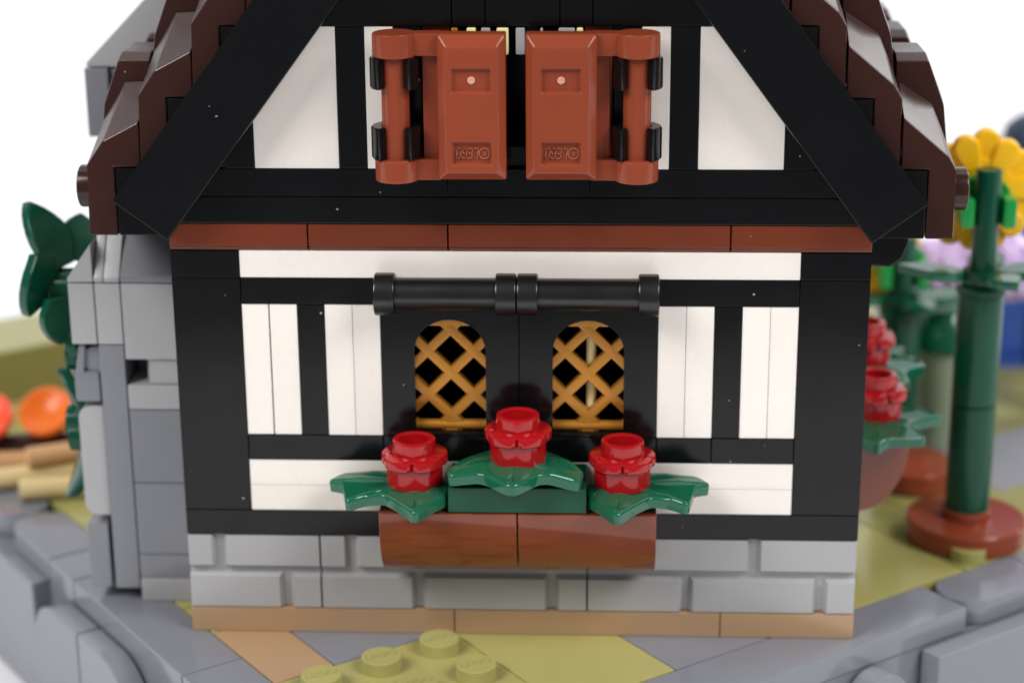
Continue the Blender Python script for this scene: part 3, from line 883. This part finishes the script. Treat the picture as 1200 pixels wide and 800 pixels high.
climber(-55.7, 13.6, 20.2, (((-.13, -.05, -.95), (-1, -.3, 0), 8.5, 6.4), ((0, .8, -.3), (-1, 0, 0), 6, 5)), 'lowest dark green leaf on the chimney', hub=2.0)

# ------------------------------------------------------------------ sunflowers on the right
def sunflower(x, y, zc, ztop, head, label, disc=True):
    t = thing('sunflower', (x, y, 0), label, 'flower', 'sunflowers by the house')
    if disc:
        pr = [(7.6, .05), (7.9, .3), (7.95, 2.9), (7.7, 3.15), (4.2, 3.18), (3.4, 3.2), (3.3, 4.4), (3.0, 4.5)]
        finish(lathe_bm(pr, (x, y, 0), 'z', 48), 'round_foot', 'reddish_brown', t, smooth=True)
    zs = 4.3 if disc else .1
    zz = zs; k = 0
    segs = 2
    h = (zc - zs) / segs
    for k in range(segs):
        cyl('stem', (x, y, 0), 2.95, zs + h * k + .04, zs + h * (k + 1) - .04, 'dark_green', t, b=.2)
    cyl('collar', (x, y, 0), 3.3, zc, zc + 1.2, 'dark_green', t, b=.25)
    cyl('collar', (x, y, 0), 2.6, zc + 1.2, zc + 3.2, 'dark_green', t, b=.3)
    cyl('stalk', (x, y, 0), 1.65, zc + 3, ztop, 'dark_green', t, b=.25)
    for ang, ln in ((178, 9), (8, 9.5), (75, 8), (300, 5)):
        a = math.radians(ang); bm = bmesh.new()
        pts = []
        for i in range(13):
            u = i / 12; wdt = 2.3 * math.sin(math.pi * min(1, u * 1.0) ** .8) + .15
            pts.append((1.8 + u * ln, wdt))
        poly = pts + [(p, -q) for p, q in pts[::-1]]
        bm = prism_bm(poly, 'z', -.6, .6); bev(bm, .25, 2, 40)
        for v in bm.verts:
            c = V(v.co.x * math.cos(a) - v.co.y * math.sin(a), v.co.x * math.sin(a) + v.co.y * math.cos(a), v.co.z)
            c.z += .10 * abs(v.co.y) + .012 * (v.co.x - 2) ** 2
            v.co = V(x, y, zc + 2.2) + c
        finish(bm, 'stem_leaf', 'leaf_green', t, smooth=True)
    # head: a clip at the stalk, a disc and a ring of petals
    hx, hy, hz, hr = head
    for sx in (-1, 1):
        box('clip_jaw', x + sx * 2.65 - .85, x + sx * 2.65 + .85, y - 1.9, y + 2.6, hz - 3.2, hz + .6, 'bright_green', t, r=.35, gap=0)
    cyl('clip_disc', (x, 0, hz - .9), 3.7, y + 2.2, y + 4.2, 'bright_green', t, axis='y', b=.3)
    hd = finish(lathe_bm(cyl_prof(hr * .55, hy - 1, hy + 1.2, .3), (hx, 0, hz), 'y', 32), 'flower_disc', 'yellow', t, smooth=True)
    n = 14
    pet = None
    for i in range(n):
        a = 2 * math.pi * i / n + .12
        bm = bmesh.new(); pts = []
        L0, L1, W = hr * .35, hr * (1 if i % 2 else .95), hr * .215
        for k in range(15):
            u = math.pi * k / 14
            pts.append((L1 - W + W * math.sin(u), -W * math.cos(u)))
        pts += [(L0, W * .6), (L0, -W * .6)]
        bm = prism_bm(pts, 'y', -1.0, 1.0); bev(bm, .5, 3, 40)
        for v in bm.verts:
            px, pz = v.co.x, v.co.z
            v.co = V(hx + px * math.cos(a) - pz * math.sin(a), hy + v.co.y + (.4 if i % 2 else -.3), hz + px * math.sin(a) + pz * math.cos(a))
        finish(bm, 'petal', 'yellow', t, smooth=True)
    return t
sunflower(58.5, 30.9, 34.3, 50.6, (58.4, 36.5, 46.4, 8.2), 'tall sunflower on a round brown foot in front at right')
sunflower(53.0, 60.0, 22.0, 34.0, (50.6, 64.5, 29.5, 6.0), 'shorter sunflower half hidden behind the house corner', disc=False)
p = V(57.7, 24.05, 0)
bm = stud_bm(False)
for v in bm.verts: v.co += p
finish(bm, 'stud', 'olive', base, smooth=True)

# brown round dish behind the sunflower
d = thing('round_plate', (54.2, 50.5, 0), 'small pinkish brown round plate on the lawn between planter and sunflower', 'plate')
finish(lathe_bm([(5.6, .05), (6.2, .4), (6.2, 2.9), (5.9, 3.2), (3.2, 3.25), (2.6, 3.5), (1.4, 3.6), (.2, 3.62)], (54.2, 50.5, 0), 'z', 40), 'plate_body', 'reddish_brown', d, smooth=True)

# lavender bush, pale green pot
def bush(x, y, z, r, n, label, mat, seed, stem=True):
    t = thing('lavender_bush', (x, y, 0), label, 'flowers', 'lavender flowers behind the sunflowers')
    rnd = random.Random(seed)
    for i in range(3): 
        bm = lathe_bm(cyl_prof(1.2, .1, z, .2), (x + (i - 1) * r * .5, y, 0), 'z', 12); finish(bm, 'stem', 'dark_green', t, smooth=True)
    for i in range(n):
        a = rnd.uniform(0, 6.28); rr = r * math.sqrt(rnd.random()); zz = z + rnd.uniform(-2.5, 4.5) * (1 - .4 * rr / r)
        bm = bmesh.new(); cx_, cy_ = x + rr * math.cos(a), y + .6 * rr * math.sin(a)
        pts = []
        for k in range(40):
            tt = 2 * math.pi * k / 40; q = 2.4 + 1.3 * abs(math.cos(2.5 * tt)) ** .5; pts.append((q * math.cos(tt), q * math.sin(tt)))
        b2 = prism_bm(pts, 'z', -.9, .9); bev(b2, .3, 2, 60)
        M = Matrix.Translation((cx_, cy_, zz)) @ Matrix.Rotation(rnd.uniform(.3, 1.2), 4, 'X') @ Matrix.Rotation(rnd.uniform(-.8, .8), 4, 'Y')
        add_bm(bm, b2, M); b2.free()
        b2 = lathe_bm(cyl_prof(1.6, .8, 2.2, .2), (0, 0, 0), 'z', 16); add_bm(bm, b2, M); b2.free()
        finish(bm, 'lavender_blossom', mat, t, smooth=True)
bush(65.0, 78, 23.5, 9, 16, 'pale lavender flower cluster left of the front sunflower stem', 'lavender', 3)
bush(82.0, 80, 23.5, 7, 12, 'pale lavender flower cluster right of the front sunflower stem', 'lavender', 5)
pt = thing('green_pot', (60.5, 66, 0), 'pale green tapered pot behind the sunflower leaves', 'pot')
finish(lathe_bm([(3.2, .1), (3.4, .4), (4.6, 15), (4.8, 15.5), (4.2, 15.6), (3.8, 14.5), (.2, 14.4)], (60.5, 66, 0), 'z', 32), 'pot_body', 'sand_green', pt, smooth=True)
finish(lathe_bm([(2.0, 14.5), (5.6, 16.0), (5.2, 19), (3.2, 21.5), (.3, 22.3)], (60.5, 66, 0), 'z', 24), 'pot_plant', 'leaf_green', pt, smooth=True)
# toy figure and pale blue block far right
def figure(x, y, label):
    t = thing('toy_figure', (x, y, 0), label, 'toy figure')
    for s in (-1, 1):
        bm = prism_bm([(-2, 0.05), (-2, 14), (2.5, 14), (2.5, 2), (4, 2), (4, .05)][::-1], 'x', x + s * 4 - 3.8, x + s * 4 + 3.8)
        for v in bm.verts: v.co.y = y - v.co.y
        bev(bm, .4, 2, 30); finish(bm, 'leg', 'blue', t, smooth=True)
    bm = prism_bm([(x - 7.8, 14.2), (x + 7.8, 14.2), (x + 5.4, 27.5), (x - 5.4, 27.5)], 'y', y - 4, y + 4); bev(bm, .6, 2); finish(bm, 'torso', 'blue', t, smooth=True)
    for s in (-1, 1):
        bm = lathe_bm([(1.6, 0), (2, 1), (2, 9), (2.4, 12), (1.2, 13)], (0, 0, 0), 'z', 16)
        M = Matrix.Translation((x + s * 9, y - 5, 14)) @ Matrix.Rotation(-.35, 4, 'X') @ Matrix.Rotation(-s * .2, 4, 'Y')
        for v in bm.verts: v.co = M @ v.co
        finish(bm, 'arm', 'blue', t, smooth=True)
        bm = lathe_bm(cyl_prof(2.1, -2.4, .8, .6), (x + s * 9, y - 5, 13.2), 'z', 16); finish(bm, 'hand', 'nougat', t, smooth=True)
    finish(lathe_bm([(3.5, 27.6), (4.8, 28.6), (5.1, 30), (5.1, 35), (4.6, 36.3), (2, 36.6)], (x, y, 0), 'z', 28), 'head', 'nougat', t, smooth=True)
    finish(lathe_bm([(6.0, 29.5), (6.3, 32), (6.2, 37), (5.4, 40), (3.5, 41.6), (.3, 42)], (x, y + .6, 0), 'z', 28), 'headgear', 'dark_blue', t, smooth=True)
figure(81, 106, 'out-of-focus toy figure in blue with dark headgear at the right edge')
bl = thing('pale_blue_brick', (64, 104, 0), 'pale blue toy brick out of focus behind the flower stems', 'brick')
box('brick_body', 56, 72, 100, 108, .05, 19.2, 'pale_blue', bl, r=.3)
for sx in (60, 68): cyl('brick_stud', (sx, 104, 0), 2.4, 19.1, 21, 'pale_blue', bl)

# ------------------------------------------------------------------ orange flowers and cut logs at the left
def orange_flower(x, y, z, mat, label):
    t = thing('orange_blossom', (x, y, 0), label, 'flower', 'orange flowers at the left edge')
    finish(lathe_bm(cyl_prof(1.6, .05, z - 3, .2), (x, y, 0), 'z', 16), 'stem', 'dark_brown', t, smooth=True)
    bm = lathe_bm([(1.3, 0), (2.8, 1.1), (3.8, 3.0), (4.0, 4.0), (3.6, 4.4), (2.1, 3.7), (.4, 3.5)], (0, 0, 0), 'z', 28)
    M = Matrix.Translation((x, y, z - 3)) @ Matrix.Rotation(.75, 4, 'X')
    for v in bm.verts: v.co = M @ v.co
    finish(bm, 'blossom', mat, t, smooth=True)
orange_flower(-72.0, 57.5, 8.2, 'orange', 'bright orange blossom left of the chimney')
orange_flower(-80.6, 56.5, 7.6, 'coral', 'coral red blossom cut off by the left edge')
k = 0
for x, y, z, ln, an, m in ((-66.5, 41.5, 1.6, 12, 12, 'cream'), (-71.5, 46, 1.6, 14, 20, 'cream'), (-76.5, 51.0, 1.6, 13, 8, 'nougat'), (-67.5, 47.5, 4.4, 11, 25, 'nougat'), (-74, 55.5, 2.2, 26, 10, 'dark_brown')):
    lab = ('nearest cream log lying on the lawn at the left', 'second cream log behind the nearest one at the left', 'tan log at the left edge below the coral blossom', 'tan log lying on top of the cream logs', 'dark brown log under the orange blossoms')[k]; k += 1
    t = thing('wood_log', (x, y, 0), lab, 'log', 'logs on the lawn')
    rr = 1.55 if m != 'dark_brown' else 2.1
    bm = lathe_bm(cyl_prof(rr, -ln / 2, ln / 2, .3), (0, 0, 0), 'x', 20)
    M = Matrix.Translation((x, y, z)) @ Matrix.Rotation(math.radians(an), 4, 'Z')
    for v in bm.verts: v.co = M @ v.co
    finish(bm, 'log_body', m, t, smooth=True)
